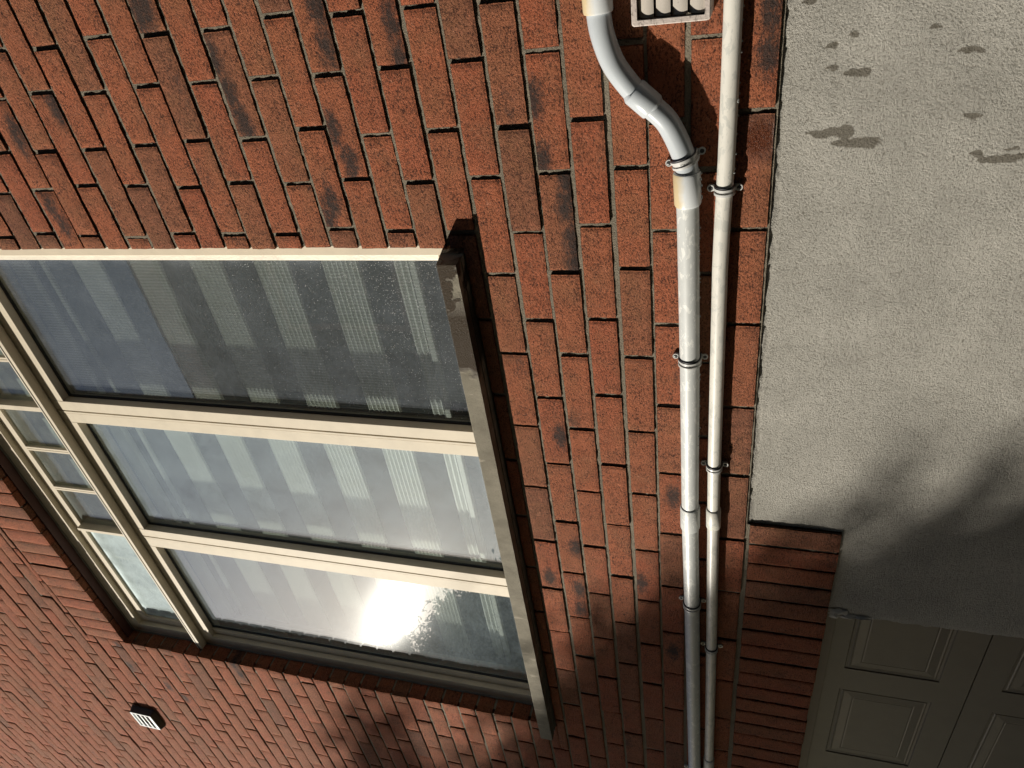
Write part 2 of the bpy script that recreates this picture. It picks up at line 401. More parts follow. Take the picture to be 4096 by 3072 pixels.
# soldier bricks over the window and over the garage door
def soldiers(xa, xb, z0, z1):
    nn = int(round((xb - xa) / .0888)); p = (xb - xa) / nn
    for k in range(nn): brick(xa + k * p + .0045, xa + (k + 1) * p - .0045, z0 + rng.normal(0, .001), z1)
soldiers(WX0, WX1, 3.190, 3.447)
soldiers(SX0, SX1, GZ, -.066)
V = np.concatenate(bV); F = np.concatenate(bF); A = np.concatenate(bA)
def quadmesh(name, V, F, material, parent, smooth=True):
    o0 = org(parent); Wv = np.stack([V[:, 0] - o0.x, -V[:, 1] - o0.y, V[:, 2] + H0 - o0.z], 1)
    me = bpy.data.meshes.new(name); me.vertices.add(len(V)); me.vertices.foreach_set('co', Wv.astype(np.float32).ravel())
    me.loops.add(len(F) * 4); me.loops.foreach_set('vertex_index', F.astype(np.int32).ravel())
    me.polygons.add(len(F)); me.polygons.foreach_set('loop_start', np.arange(0, len(F) * 4, 4, dtype=np.int32))
    me.update(calc_edges=True); me.polygons.foreach_set('use_smooth', np.full(len(F), smooth)); me.materials.append(material)
    o = bpy.data.objects.new(name, me); col.objects.link(o); o.parent = parent; return o
wall = quadmesh('wall', V, F[:, ::-1], M['brick'], house)
ca = wall.data.attributes.new('bk', 'FLOAT_COLOR', 'POINT'); ca.data.foreach_set('color', A.astype(np.float32).ravel())
# mortar: a recessed slab with the openings left free, lightly uneven
def slab(name, rects, o0, o1, material, parent, step=None):
    b = MB()
    for (x0, x1, z0, z1) in rects: b.box(x0, x1, o0, o1, z0, z1)
    return b.build(name, material, parent)
mr = []
def mortar_panel(x0, x1, z0, z1, step):
    global mV, mF, mn
    nx = max(1, int((x1 - x0) / step)); nz = max(1, int((z1 - z0) / step))
    X, Z = np.meshgrid(np.linspace(x0, x1, nx + 1), np.linspace(z0, z1, nz + 1), indexing='ij')
    O = -.0076 + .0014 * vn(X * 60, Z * 60, 3.3) + .0011 * vn(X * 190, Z * 190, 1.1)
    idx = np.arange(X.size).reshape(X.shape) + mn
    mV.append(np.stack([X.ravel(), O.ravel(), Z.ravel()], 1)); mn += X.size
    mF.append(np.stack([idx[:-1, :-1].ravel(), idx[:-1, 1:].ravel(), idx[1:, 1:].ravel(), idx[1:, :-1].ravel()], 1))
mV, mF, mn = [], [], 0
xe, ze = -.0, .0
for (a, b, c, d, s) in ((XL, -3.4, -.056, 3.19, .05), (-3.4, WX0 - .004, -.056, 3.19, .008), (WX0 - .004, WX1 + .004, -.056, WZ0 - .004, .0065), (WX1 + .004, .1, -.056, 3.19, .0065), (.1, XR, -.056, 3.19, .05),
                        (XL, XR, 3.19, ZT, .05), (SX0 + .002, SX1 - .002, GZ + .004, -.056, .0065)): mortar_panel(a, b, c, d, s)
mort = quadmesh('mortar', np.concatenate(mV), np.concatenate(mF)[:, ::-1], M['mortar'], house)
# backing masonry behind the veneer, openings kept free
slab('backing_wall', [(XL, WX0 - .005, -.05, ZT), (WX1 + .005, XR, -.05, ZT), (WX0 - .005, WX1 + .005, -.05, WZ0 - .01), (WX0 - .005, WX1 + .005, WZ1 + .012, ZT), (SX0, GX0, GZ, -.05), (GX0, GX1, GZ + .01, -.05), (GX1, SX1, GZ, -.05)], -.03, -.34, M['mortar'], house)
# parging: fine rough sheet in front, plain blocks behind
pV, pF, pn, pS = [], [], 0, []
marks = [(-.565,-.121,-.194,.011),(-.589,-.169,-.245,.012),(-.449,-.182,-.212,.008),(-.393,-.137,-.150,.006),(-.435,-.142,-.155,.006),(-.376,-.175,-.185,.006),(-.374,-.318,-.333,.005),(-.419,-.375,-.411,.007),(-.544,-.405,-.431,.006),(-.622,-.427,-.444,.006),(-.633,-.455,-.540,.008),(-.613,-.492,-.515,.004),(-.309,-.088,-.108,.006),(-.70,-.565,-.60,.004),(-.50,-.60,-.66,.006)]
def parge_panel(x0, x1, z0, z1, step, rough_right=None, top=False):
    global pn
    nx = max(1, int((x1 - x0) / step)); nz = max(1, int((z1 - z0) / step))
    X, Z = np.meshgrid(np.linspace(x0, x1, nx + 1), np.linspace(z0, z1, nz + 1), indexing='ij')
    O = -.0150 + .0020 * vn(X * 9, Z * 9, 7.7) + .0006 * vn(X * 170, Z * 170, 2.2) + .0004 * vn(X * 60, Z * 60, 5.2)
    S = np.zeros_like(X)
    for mx, ma, mb, hw in marks:
        Xw = X + .0035 * vn(X * 120, Z * 90, 6.1) + .006 * vn(Z * 28, mx * 31 + Z * 0, 1.5); Zw = Z + .006 * vn(X * 150, Z * 40, 9.1)
        zz = np.clip(Zw, mb, ma); u = np.clip((ma - Zw) / (ma - mb), 0, 1)
        d = np.hypot(Xw - mx, (Zw - zz) * .8) / (hw * (.45 + .75 * u ** .6 + .25 * vn(Z * 90, mx * 77 + Z * 0, 2.0)))
        S = np.maximum(S, np.clip(1.55 - d, 0, 1))
    if top:
        dz = (z1 - Z); lip = np.exp(-(dz / .012) ** 2)
        O = O + lip * (.0015 + .0045 * vn(X * 55, Z * 55, .3))
        cr = np.abs(dz - .012 - .005 * vn(X * 26, X * 0, .9)); O = O - .004 * np.exp(-(cr / .0022) ** 2) * (vn(X * 5, X * 0, 4.4) > -.25)
        Zj = .0035 * vn(X * 50, X * 0, 8.8); Z = Z + np.where(dz < .02, Zj * (1 - dz / .02), 0)
    if rough_right is not None:
        xe = rough_right; dx = X - xe; f = np.clip(1 - dx / .05, 0, 1)
        up = np.clip((Z + .40) / .08, 0, 1)
        X = X + f * (.0045 * vn(Z * 45, Z * 0, 3.1) + up * .045 * (Z + .328 + .07) / .07 * .9)
        O = O - f * f * .004
    idx = np.arange(X.size).reshape(X.shape) + pn
    pV.append(np.stack([X.ravel(), O.ravel(), Z.ravel()], 1)); pS.append(S.ravel()); pn += X.size
    pF.append(np.stack([idx[:-1, :-1].ravel(), idx[:-1, 1:].ravel(), idx[1:, 1:].ravel(), idx[1:, :-1].ravel()], 1))
PT = -.0560
parge_panel(-1.7725, .05, -1.25, PT, .005, top=True)
parge_panel(-2.175, -1.7725, -1.25, GZ, .005, rough_right=-2.175)
parge_panel(.05, XR, -H0 + .02, PT, .05); parge_panel(-2.175, .05, -H0 + .02, -1.25, .02)
par = quadmesh('cement_base', np.concatenate(pV), np.concatenate(pF)[:, ::-1], M['parge'], house)
pa = par.data.attributes.new('wetmark', 'FLOAT', 'POINT'); pa.data.foreach_set('value', np.concatenate(pS).astype(np.float32))
pV, pF, pn, pS = [], [], 0, []
parge_panel(SX0, GX0, -H0 + .02, GZ, .05); parge_panel(XL, SX0, -H0 + .02, PT, .05)
quadmesh('cement_base', np.concatenate(pV), np.concatenate(pF)[:, ::-1], M['parge'], house)
slab('foundation', [(XL, GX0 + .004, -H0, -.06)], -.024, -.34, M['parge_edge'], house); slab('foundation', [(GX1 + .006, XR, -H0, -.06)], -.024, -.34, M['parge_edge'], house)
# crumbling plaster at the inner corner of the garage jamb
b = MB()
for (x, z, rx, rz, o) in ((-2.168, -.352, .022, .020, -.008), (-2.172, -.392, .014, .028, -.010), (-2.150, -.362, .016, .03, -.0075), (-2.170, -.43, .009, .03, -.010)):
    ring = []
    for k in range(14):
        a = 2 * math.pi * k / 14; j = 1 + .25 * math.sin(k * 2.7 + x * 90); ring.append((x + math.cos(a) * rx * j, o - .004, z + math.sin(a) * rz * j))
    ring.append((x, o + .004, z)); b.add(ring, [(k, (k + 1) % 14, 14) for k in range(14)] + [tuple(range(14))])
b.build('plaster_patch', M['parge_edge'], house, True)
# steel lintel plate behind the window soldiers
b = MB(); b.box(WX0 + .002, WX1 - .002, -.040, -.0895, 3.1835, 3.1885); b.box(WX0 + .002, WX1 - .002, -.036, -.040, 3.180, 3.196); b.build('lintel', M['lintel'], house)
# ---------------------------------------------------------------- window sill
win = empty('window', (0, 0, 0)); win.parent = house; win.location = Vector(W((-2.03, -.09, .79))) - house.location
sx0, sx1 = -3.238, -.8385
prof = [(.065, .709), (.0655, .7615), (.062, .7645), (-.10, .792), (-.10, .7085), (.030, .7085), (.030, .7125), (.022, .7125), (.022, .7085), (-.02, .7082)]
def extrude(prof, xa, xb, nseg=1, jit=0):
    b = MB(); k = len(prof)
    for i in range(nseg + 1):
        x = xa + (xb - xa) * i / nseg
        for j, (o, z) in enumerate(prof):
            d = jit * (random.random() - .5) if j in (0, 1, 2) else 0
            b.v.append((x, o + d, z + d))
    for i in range(nseg):
        for j in range(k): a = i * k + j; c = i * k + (j + 1) % k; b.f.append((a, c, c + k, a + k))
    b.f.append(tuple(range(k))); b.f.append(tuple(nseg * k + j for j in range(k)))
    return b
prof = [(.065, .709), (.0655, .7615), (.062, .7645), (-.10, .792), (-.10, .7085), (.022, .7085), (.022, .7125), (.030, .7125), (.030, .7085)]
sill = extrude(prof, sx0, sx1, 120, .0005).build('window_sill', M['sill'], house)
def m_sill():
    m, t, b = mat('weathered_cast_stone'); P = texco(t)
    f = noise(t, P, 330, 3, .7); g = noise(t, texco(t, (1, 1, .6)), 14, 4, .6)
    base = mix(t, ramp(t, g, [(.38, 0), (.66, 1)]), (.235, .215, .165), (.155, .14, .105))
    base = mix(t, ramp(t, f, [(.35, .6), (.5, 0)]), base, (.13, .115, .085))
    g2 = noise(t, texco(t, (2.4, 1, .5)), 14, 3, .5, 1.0)
    base = mix(t, ramp(t, g2, [(.66, 0), (.72, .7)]), base, (.37, .335, .27))
    ge = N(t, 'ShaderNodeNewGeometry'); s = N(t, 'ShaderNodeSeparateXYZ'); L(t, ge.outputs['Position'], s.inputs[0])
    e = math_(t, 'ADD', s.outputs['X'], math_(t, 'MULTIPLY', math_(t, 'SUBTRACT', noise(t, P, 16, 2), .5), .12))
    wet = ramp(t, math_(t, 'MULTIPLY', math_(t, 'ADD', e, 1.195), 40, True), [(0, 0), (1, 1)])
    dry = ramp(t, noise(t, P, 22, 2, .4), [(.50, 1), (.56, 0)])
    near = ramp(t, math_(t, 'MULTIPLY', math_(t, 'ADD', s.outputs['X'], 1.0), 12, True), [(0, 1), (1, .0)])
    wet = math_(t, 'MULTIPLY', wet, math_(t, 'MAXIMUM', dry, near))
    base = mix(t, wet, base, (.075, .055, .034)); L(t, base, b.inputs['Base Color'])
    L(t, math_(t, 'SUBTRACT', .9, math_(t, 'MULTIPLY', wet, .62)), b.inputs['Roughness'])
    hh = math_(t, 'MULTIPLY', f, math_(t, 'ADD', .3, math_(t, 'MULTIPLY', wet, 1.3)))
    L(t, bump(t, hh, .008), b.inputs['Normal']); b.inputs['Specular IOR Level'].default_value = .3; return m
sill.data.materials[0] = m_sill()
# ---------------------------------------------------------------- window frame
FO, SO, GO = -.085, -.110, -.123       # outer frame face, sash face, glass
BK = -.20
zb0, ztop = .742, 3.182
fx0, fx1 = WX0 + .006, WX1 - .003
b = MB(); c = .0015
b.box(fx0, fx0 + .066, FO, BK, zb0, ztop, c)                      # left stile
b.box(fx1 - .062, fx1, FO, BK, zb0, ztop, c)                        # right stile
b.box(fx0 + .066, fx1 - .062, FO, BK, 3.113, ztop, c)               # head
b.box(fx0 + .066, fx1 - .062, FO, BK, zb0, .812, c)                 # bottom rail
b.build('frame', M['frame'], win)
L_, R_ = fx0 + .066, fx1 - .062
b = MB(); b.box(fx0 + .002, fx1 - .002, -.0435, -.0835, 2.683, 2.7135, .003); b.box(fx0 + .068, fx1 - .064, -.086, BK, 2.6845, 2.712, .0)
b.build('transom_bar', M['frame'], win)
b = MB(); b.box(fx0 + .002, fx1 - .002, -.0415, -.0434, 2.7005, 2.7025); b.build('transom_bar_groove', M['dark_frame'], win)
# lower lights: head rails, mullions made of two stiles with a dark joint between
mul = [(-1.6595, -1.5465), (-2.4345, -2.3127)]
for (a, e) in mul:
    mb = MB(); cj = e - .047
    mb.box(cj, e, FO, -.150, .80, 2.684, .0012); mb.box(cj - .0155, cj - .0062, FO, -.148, .80, 2.684, .001); mb.box(a, cj - .0172, FO - .0015, -.1495, .80, 2.684, .0012)
    mo = mb.build('mullion', M['frame'], win)
    g = MB(); g.box(cj - .0060, cj - .0002, FO - .012, -.149, .80, 2.684); g.box(cj - .0170, cj - .0157, FO - .006, -.148, .80, 2.684); g.build('joint', M['dark_frame'], mo)
bays = [(mul[0][1], R_), (mul[1][1], mul[0][0]), (L_, mul[1][0])]
for k, (a, e) in enumerate(bays):
    mb = MB(); mb.box(a + .0005, e - .0005, FO - .001, -.19, 2.6196, 2.6835, .0012)
    if k == 2: mb.box(a, a + .047, SO, -.19, .812, 2.6196, .001)
    if k == 0: mb.box(e - .027, e, SO + .004, -.19, .812, 2.6196, .0)
    so_ = mb.build('sash', M['frame'], win)
    mb = MB(); mb.box(a + (.047 if k == 2 else .0), e - (.027 if k == 0 else 0), SO + .004, -.19, .812, .838, .0); mb.build('bottom_rail', M['frame'], so_)
    if k == 0:
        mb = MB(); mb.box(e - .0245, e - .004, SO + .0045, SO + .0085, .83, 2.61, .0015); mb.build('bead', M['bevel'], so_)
    g = MB(); g0 = a + (.0475 if k == 2 else .0005); g1 = e - (.0275 if k == 0 else .0005)
    t_ = .006; zt_ = 2.619; zb_ = .8385
    g.box(g0, g0 + t_, -.118, -.128, zb_, zt_); g.box(g1 - t_, g1, -.118, -.128, zb_, zt_); g.box(g0 + t_, g1 - t_, -.118, -.128, zt_ - t_, zt_); g.box(g0 + t_, g1 - t_, -.118, -.128, zb_, zb_ + t_)
    g.build('gasket', M['dark_frame'], so_)
def pane(x0, x1, z0, z1, material, parent, gr=.09, bottomglit=False):
    """4 mm glass with a denser film of dirt round its edges"""
    nx, nz = max(4, int((x1 - x0) / .012)), max(4, int((z1 - z0) / .012))
    X, Z = np.meshgrid(np.linspace(x0, x1, nx + 1), np.linspace(z0, z1, nz + 1), indexing='ij')
    n_ = X.size; idx = np.arange(n_).reshape(X.shape)
    Vf = np.stack([X.ravel(), np.full(n_, GO), Z.ravel()], 1); Vb = Vf[[idx[0, 0], idx[-1, 0], idx[-1, -1], idx[0, -1]]].copy(); Vb[:, 1] = GO - .004
    q = np.stack([idx[:-1, :-1].ravel(), idx[:-1, 1:].ravel(), idx[1:, 1:].ravel(), idx[1:, :-1].ravel()], 1)[:, ::-1]
    allv = np.concatenate([Vf, Vb]); back = np.array([[n_, n_ + 1, n_ + 2, n_ + 3]])
    o = quadmesh('pane', allv, np.concatenate([q, back[:, ::-1]]), material, parent, False)
    d = np.minimum(np.minimum(X - x0, x1 - X) * 1.6, np.minimum((z1 - Z), (Z - z0) * 3)).ravel()
    G = np.clip(1 - d / gr, 0, 1) ** 2 * np.clip(.65 + .6 * vn(X.ravel() * 18, Z.ravel() * 18, 5.0), 0, 1)
    G = np.concatenate([G, np.zeros(4)])
    at = o.data.attributes.new('grime', 'FLOAT', 'POINT'); at.data.foreach_set('value', G.astype(np.float32)); return o
for k, (a, e) in enumerate(bays):
    g0 = a + (.047 if k == 2 else 0); g1 = e - (.027 if k == 0 else 0)
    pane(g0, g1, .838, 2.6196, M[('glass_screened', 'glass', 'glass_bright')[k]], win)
# water specks on the outside of the right-hand pane
b = MB()
while len(b.v) < 6 * 2600:
    x = -.925 - abs(random.gauss(0, .33)); z = .845 + abs(random.gauss(0, .36))
    if x < -1.53 or z > 2.55: continue
    q = random.uniform(.0004, .0014) * (1.5 if random.random() < .06 else 1)
    b.add([(x - q, GO + .0006, z), (x + q, GO + .0006, z), (x, GO + .0006 + q, z), (x, GO + .0002, z), (x, GO + .0006, z - q), (x, GO + .0006, z + q)], [(0, 2, 5), (2, 1, 5), (1, 3, 5), (3, 0, 5), (2, 0, 4), (1, 2, 4), (3, 1, 4), (0, 3, 4)])
ws = b.build('water_specks', M['speck'], win); ws['kind'] = 'stuff'
# insect screen behind the right-hand pane
b = MB(); b.box(bays[0][0] + .004, bays[0][1] - .03, -.1385, -.139, .845, 2.612); b.build('insect_screen', M['screen'], win)
# transom lights
tm = [(-1.6157, -1.5915), (-2.390, -2.373)]
b = MB(); zs = 2.7135
b.box(L_, R_, SO, -.19, 3.063, 3.113, .001); b.box(L_, L_ + .0494, SO, -.19, zs, 3.063, .001); b.box(R_ - .027, R_, SO, -.19, zs, 3.063, .001)
for a, e in tm: b.box(a, e, FO, -.15, zs, 3.063, .001)
b.build('transom_sash', M['frame'], win)
tb = [(tm[0][1], R_ - .027), (tm[1][1], tm[0][0]), (L_ + .0494, tm[1][0])]
for k, (a, e) in enumerate(tb):
    pane(a, e, zs, 3.063, M['glass_transom'] if k < 2 else M['glass_film'], win, .06)
    for q in (1, 2):
        x = a + (e - a) * q / 3; mb = MB(); oo = 0 if k < 2 else -.0205; mb.box(x - .0112, x - .0012, -.108 + oo, -.1225 + oo, zs, 3.063, .001); mb.box(x + .0012, x + .0112, -.108 + oo, -.1225 + oo, zs, 3.063, .001); mb.box(x - .0012, x + .0012, -.112 + oo, -.1225 + oo, zs, 3.063)
        mb.build('muntin', M['frame'], win)
b = MB(); b.box(tm[1][0], R_ - .03, -.2005, -.2025, 2.70, 3.10); b.build('transom_shade', M['shade'], win)
# caulk bead between frame and brick
b = MB()
pts = [(fx0 - .001, -.083, z) for z in np.arange(.80, 3.178, .03)]; b.tube([(p[0] + .0006 * math.sin(i * 1.7), p[1] + .001 * math.sin(i), p[2]) for i, p in enumerate(pts)], .0055, 8)
pts = [(x, -.083, 3.180) for x in np.arange(fx0, fx1, .03)]; b.tube([(p[0], p[1] + .001 * math.sin(i), p[2] + .0006 * math.sin(i * 2.1)) for i, p in enumerate(pts)], .0050, 8)
b.build('caulk', M['caulk'], win, True)
# ---------------------------------------------------------------- the room behind
b = MB(); rx0, rx1, rz0, rz1, rd = -5.2, .6, -.02, 3.6, -3.6
for q in ((rx0, rx1, rd - .1, rd, rz0, rz1), (rx0 - .1, rx0, -.345, rd, rz0, rz1), (rx1, rx1 + .1, -.345, rd, rz0, rz1), (rx0, rx1, -.345, rd, rz1, rz1 + .1), (rx0, rx1, -.345, rd, rz0 - .1, rz0)): b.box(*q)
b.build('room', M['room'], house)
# ---------------------------------------------------------------- zebra blinds
def blind(x0, x1, label, nb=7):
    t = empty('zebra_blind', ((x0 + x1) / 2, -.225, .98), label, 'blind', 'striped blinds inside the window')
    b = MB(); b.box(x0 - .01, x1 + .01, -.20, -.28, 2.555, 2.625, .006); b.build('headrail', M['blind'], t)
    z = 2.555; bands = []
    P = .2605; tops = [2.351 - P * k for k in range(6)]
    bands.append((2.476, 2.508)); bands += [(tt - .140, tt) for tt in tops]
    for (za, zb) in bands:
        za = max(za, .985)
        if zb - za < .02: continue
        v = []; npl = max(2, int((zb - za) / .0170)) ; 
        nxs = 40
        for i in range(npl * 2 + 1):
            zz = za + (zb - za) * i / (npl * 2); oo = -.225 + (.0045 if i % 2 else -.0045)
            for j in range(nxs + 1):
                xx = x0 + (x1 - x0) * j / nxs; v.append((xx, oo + .0022 * math.sin(xx * 7 + za * 9), zz))
        f = [(i * (nxs + 1) + j, i * (nxs + 1) + j + 1, (i + 1) * (nxs + 1) + j + 1, (i + 1) * (nxs + 1) + j) for i in range(npl * 2) for j in range(nxs)]
        obj('pleated_band', v, f, M['blind'], t)
    zz = 2.555
    for (za, zb) in bands + [(.98, .985)]:
        if zz - max(zb, .985) > .02: b = MB(); b.box(x0, x1, -.2262, -.2268, max(zb, .985), zz); b.build('sheer_band', M['sheer'], t)
        zz = max(za, .985)
    b = MB(); b.box(x0, x1, -.212, -.236, .968, .990, .004); b.build('bottom_rail', M['blind'], t)
    b = MB(); b.box(x0, x1, -.2115, -.2118, .9895, .9925); b.build('rail_seam', M['dark_frame'], t)
blind(-1.600, -.86, 'dull grey-green striped blind behind the large pane at the sunlit jamb')
blind(-2.368, -1.622, 'striped blind behind the middle pane between the two cream mullions')
blind(-3.13, -2.390, 'faint striped blind behind the pane where the sun glare is reflected')
# ---------------------------------------------------------------- garage door
gd = empty('garage_door', (0, 0, 0)); gd.parent = house; gd.location = Vector(W(((GX0 + GX1) / 2, -.2, -H0))) - house.location
Dd = -.20
sec = [(-.898, -.366), (-1.430, -.902), (-1.962, -1.434), (-2.45, -1.966)]
def raised(b, x0, x1, z0, z1):
    # groove ring, then bevelled field
    def ringat(ins, o): return [(x0 + ins, o, z0 + ins), (x1 - ins, o, z0 + ins), (x1 - ins, o, z1 - ins), (x0 + ins, o, z1 - ins)]
    rs = [ringat(0, Dd), ringat(.003, Dd - .004), ringat(.012, Dd - .0045), ringat(.016, Dd - .0025), ringat(.022, Dd - .0035), ringat(.052, Dd - .0010), ringat(.056, Dd - .002), ringat(.060, Dd - .001)]
    k = len(b.v)
    for r_ in rs: b.v += r_
    for i in range(len(rs) - 1):
        for j in range(4): a = k + i * 4 + j; c2 = k + i * 4 + (j + 1) % 4; b.f.append((a, c2, c2 + 4, a + 4))
    e = k + (len(rs) - 1) * 4; b.f.append((e, e + 1, e + 2, e + 3))
pxs = [(-2.741, -2.235), (-3.387, -2.881), (-4.033, -3.527), (-4.679, -4.173)]
for (z0, z1) in sec:
    b = MB(); pz0, pz1 = z0 + .104, z1 - .097
    if z1 < -1.9: pz0 = z0 + .09
    b.box(GX0 - .08, GX1 + .08, Dd - .008, Dd - .045, z0, z1)
    xs = [GX0 - .08] + [q for p in sorted(pxs) for q in p] + [GX1 + .08]
    def q4(xa, xb, za, zb): b.add([(xa, Dd, za), (xb, Dd, za), (xb, Dd, zb), (xa, Dd, zb)], [(0, 1, 2, 3)])
    q4(xs[0], xs[-1], z0, pz0); q4(xs[0], xs[-1], pz1, z1)
    for i in range(0, len(xs), 2): q4(xs[i], xs[i + 1], pz0, pz1)
    for (xa, xb) in pxs: raised(b, xa, xb, pz0, pz1)
    b.add([(xs[0], Dd, z0), (xs[-1], Dd, z0), (xs[-1], Dd - .01, z0), (xs[0], Dd - .01, z0)], [(0, 1, 2, 3)]); b.add([(xs[0], Dd, z1), (xs[-1], Dd, z1), (xs[-1], Dd - .01, z1), (xs[0], Dd - .01, z1)], [(0, 1, 2, 3)])
    b.build('door_section', M['door'], gd)
b = MB(); b.box(GX0, GX1 + .02, -.13, -.185, -.385, GZ + .02, .002); b.box(GX0, GX0 + .04, -.13, -.185, -H0, -.386, .002); b.box(GX1 - .012, GX1 + .02, -.13, -.185, -H0, -.386, .002); b.build('door_trim', M['door_trim'], gd)
b = MB(); b.box(GX0 - .1, GX1 + .1, -.26, -.30, -H0, GZ + .1); b.build('garage_dark', M['vent_dark'], gd)
# house mass: side walls and roof behind the facade
b = MB(); b.box(XL, XL + .2, -.35, -9, -H0, ZT); b.box(XR - .2, XR, -.35, -9, -H0, ZT); b.box(XL + .2, XR - .2, -8.8, -9, -H0, ZT); b.build('side_wall', M['mortar'], house)
b = MB(); b.add([(XL - .3, .1, ZT + .02), (XR + .3, .1, ZT + .02), (XR + .3, -4.5, ZT + 2.6), (XL - .3, -4.5, ZT + 2.6), (XR + .3, -9.3, ZT + .02), (XL - .3, -9.3, ZT + .02)], [(0, 1, 2, 3), (3, 2, 4, 5), (0, 1, 4, 5), (0, 3, 5), (1, 2, 4)]); b.build('roof', M['roof'], house)
# ---------------------------------------------------------------- pipes
def catmull(P, n=8):
    P = [Vector(p) for p in P]; P = [P[0] * 2 - P[1]] + P + [P[-1] * 2 - P[-2]]; out = []
    for i in range(1, len(P) - 2):
        p0, p1, p2, p3 = P[i - 1:i + 3]
        for k in range(n):
            t = k / n; out.append(.5 * ((2 * p1) + (p2 - p0) * t + (2 * p0 - 5 * p1 + 4 * p2 - p3) * t * t + (3 * p1 - p0 - 3 * p2 + p3) * t ** 3))
    out.append(P[-2]); return [tuple(p) for p in out]
def pathz(pts, x):
    pts = sorted(pts); 
    for (xa, za), (xb, zb) in zip(pts[:-1], pts[1:]):
        if xa <= x <= xb: return za + (zb - za) * (x - xa) / (xb - xa)
    return pts[0][1] if x < pts[0][0] else pts[-1][1]
def collar(b, xa, xb, zf, o, r0, r1):
    b.tube([(xa, o, zf(xa)), (xa, o, zf(xa)), (xa + .0015 * (1 if xb > xa else -1), o, zf(xa)), (xb, o, zf(xb)), (xb, o, zf(xb))], [r0, r1 - .0012, r1, r1 - .0004, r0], 36, False)
def clamp(x, z, o, r, parent, tilt=0.0, wide=.018, flip=1):
    """two-hole strap: ribbed saddle over the pipe, legs to the wall, rounded ears with screws"""
    ca_, sa_ = math.cos(tilt), math.sin(tilt)
    def T(dx, oo, dz): return (x + dx * ca_ - dz * sa_, oo, z + dx * sa_ + dz * ca_)
    def strap(xa, xb, ri, ro):
        n = 26; prof = []
        for k in range(n + 1):
            a = math.pi * (k / n) ; prof.append((math.cos(a), math.sin(a)))
        pin = [(-1, 0)] ; P1 = [(ri * c_, o + ri * s_) for c_, s_ in prof]; P2 = [(ro * c_, o + ro * s_) for c_, s_ in prof]
        P1 = [(ri, .001)] + P1 + [(-ri, .001)]; P2 = [(ro, .001)] + P2 + [(-ro, .001)]
        v = []
        for q in (xa, xb):
            for (dz, oo) in P1: v.append(T(q, oo, dz))
            for (dz, oo) in P2: v.append(T(q, oo, dz))
        m_ = len(P1); f = []
        for k in range(m_ - 1):
            f += [(k, k + 1, m_ + k + 1, m_ + k), (2 * m_ + k, 3 * m_ + k, 3 * m_ + k + 1, 2 * m_ + k + 1), (m_ + k, m_ + k + 1, 3 * m_ + k + 1, 3 * m_ + k), (k, 2 * m_ + k, 2 * m_ + k + 1, k + 1)]
        f += [(0, m_, 3 * m_, 2 * m_), (m_ - 1, 3 * m_ - 1, 4 * m_ - 1, 2 * m_ - 1)]
        return v, f
    b = MB(); h = wide / 2
    b.add(*strap(-h, -h + .0052, r + .0008, r + .0045)); b.add(*strap(-h + .0052, h - .0052, r + .0008, r + .0018)); b.add(*strap(h - .0052, h, r + .0008, r + .0045))
    for sgn in (1, -1):
        dzc = sgn * (r + .0125); er = .0078; n = 20; v = []; 
        for oo in (.0008, .0052):
            for k in range(n):
                a = 2 * math.pi * k / n; v.append(T(er * math.cos(a), oo, dzc + er * math.sin(a)))
        b.add(v, [tuple(range(n)), tuple(range(n, 2 * n))] + [(k, (k + 1) % n, n + (k + 1) % n, n + k) for k in range(n)])
        v = [T(dx, oo, dz) for oo in (.0012, .0046) for dx, dz in ((-er * .95, sgn * (r - .002)), (er * .95, sgn * (r - .002)), (er * .95, dzc), (-er * .95, dzc))]
        b.add(v, [(0, 1, 2, 3), (4, 5, 6, 7), (0, 1, 5, 4), (1, 2, 6, 5), (2, 3, 7, 6), (3, 0, 4, 7)])
        # rim round the screw seat
        rim = []
        for rr, oo in ((er, .0052), (er, .0074), (er - .0022, .0074), (er - .0026, .0052)):
            for k in range(n): a = 2 * math.pi * k / n; rim.append(T(rr * math.cos(a), oo, dzc + rr * math.sin(a)))
        b.add(rim, [(i * n + k, i * n + (k + 1) % n, (i + 1) * n + (k + 1) % n, (i + 1) * n + k) for i in range(3) for k in range(n)])
    cl = b.build('pipe_clamp', M['clamp'], parent, True)
    g = MB(); g.add(*strap(h, h + .0035, r - .0002, r + .0032)); g.build('rubber_liner', M['clamp_rib'], cl)
    for sgn in (1, -1):
        dzc = sgn * (r + .0125); g = MB(); n = 16; v = []
        for rr, oo in ((.0052, .0053), (.0050, .0066), (.0035, .0074)):
            for k in range(n): a = 2 * math.pi * k / n; v.append(T(rr * math.cos(a), oo, dzc + rr * math.sin(a)))
        g.add(v, [(i * n + k, i * n + (k + 1) % n, (i + 1) * n + (k + 1) % n, (i + 1) * n + k) for i in range(2) for k in range(n)] + [tuple(2 * n + k for k in range(n))])
        s_ = g.build('screw', M['screw'], cl, True)
        g = MB(); 
        for a in (.35, .35 + math.pi / 2):
            dx, dz = .0028 * math.cos(a), .0028 * math.sin(a); ex, ez = -.0006 * math.sin(a), .0006 * math.cos(a)
            g.add([T(dx + ex, .00765, dzc + dz + ez), T(dx - ex, .00765, dzc + dz - ez), T(-dx - ex, .00765, dzc - dz - ez), T(-dx + ex, .00765, dzc - dz + ez)], [(0, 1, 2, 3)])
        g.build('screw_slot', M['vent_dark'], cl)
    return cl
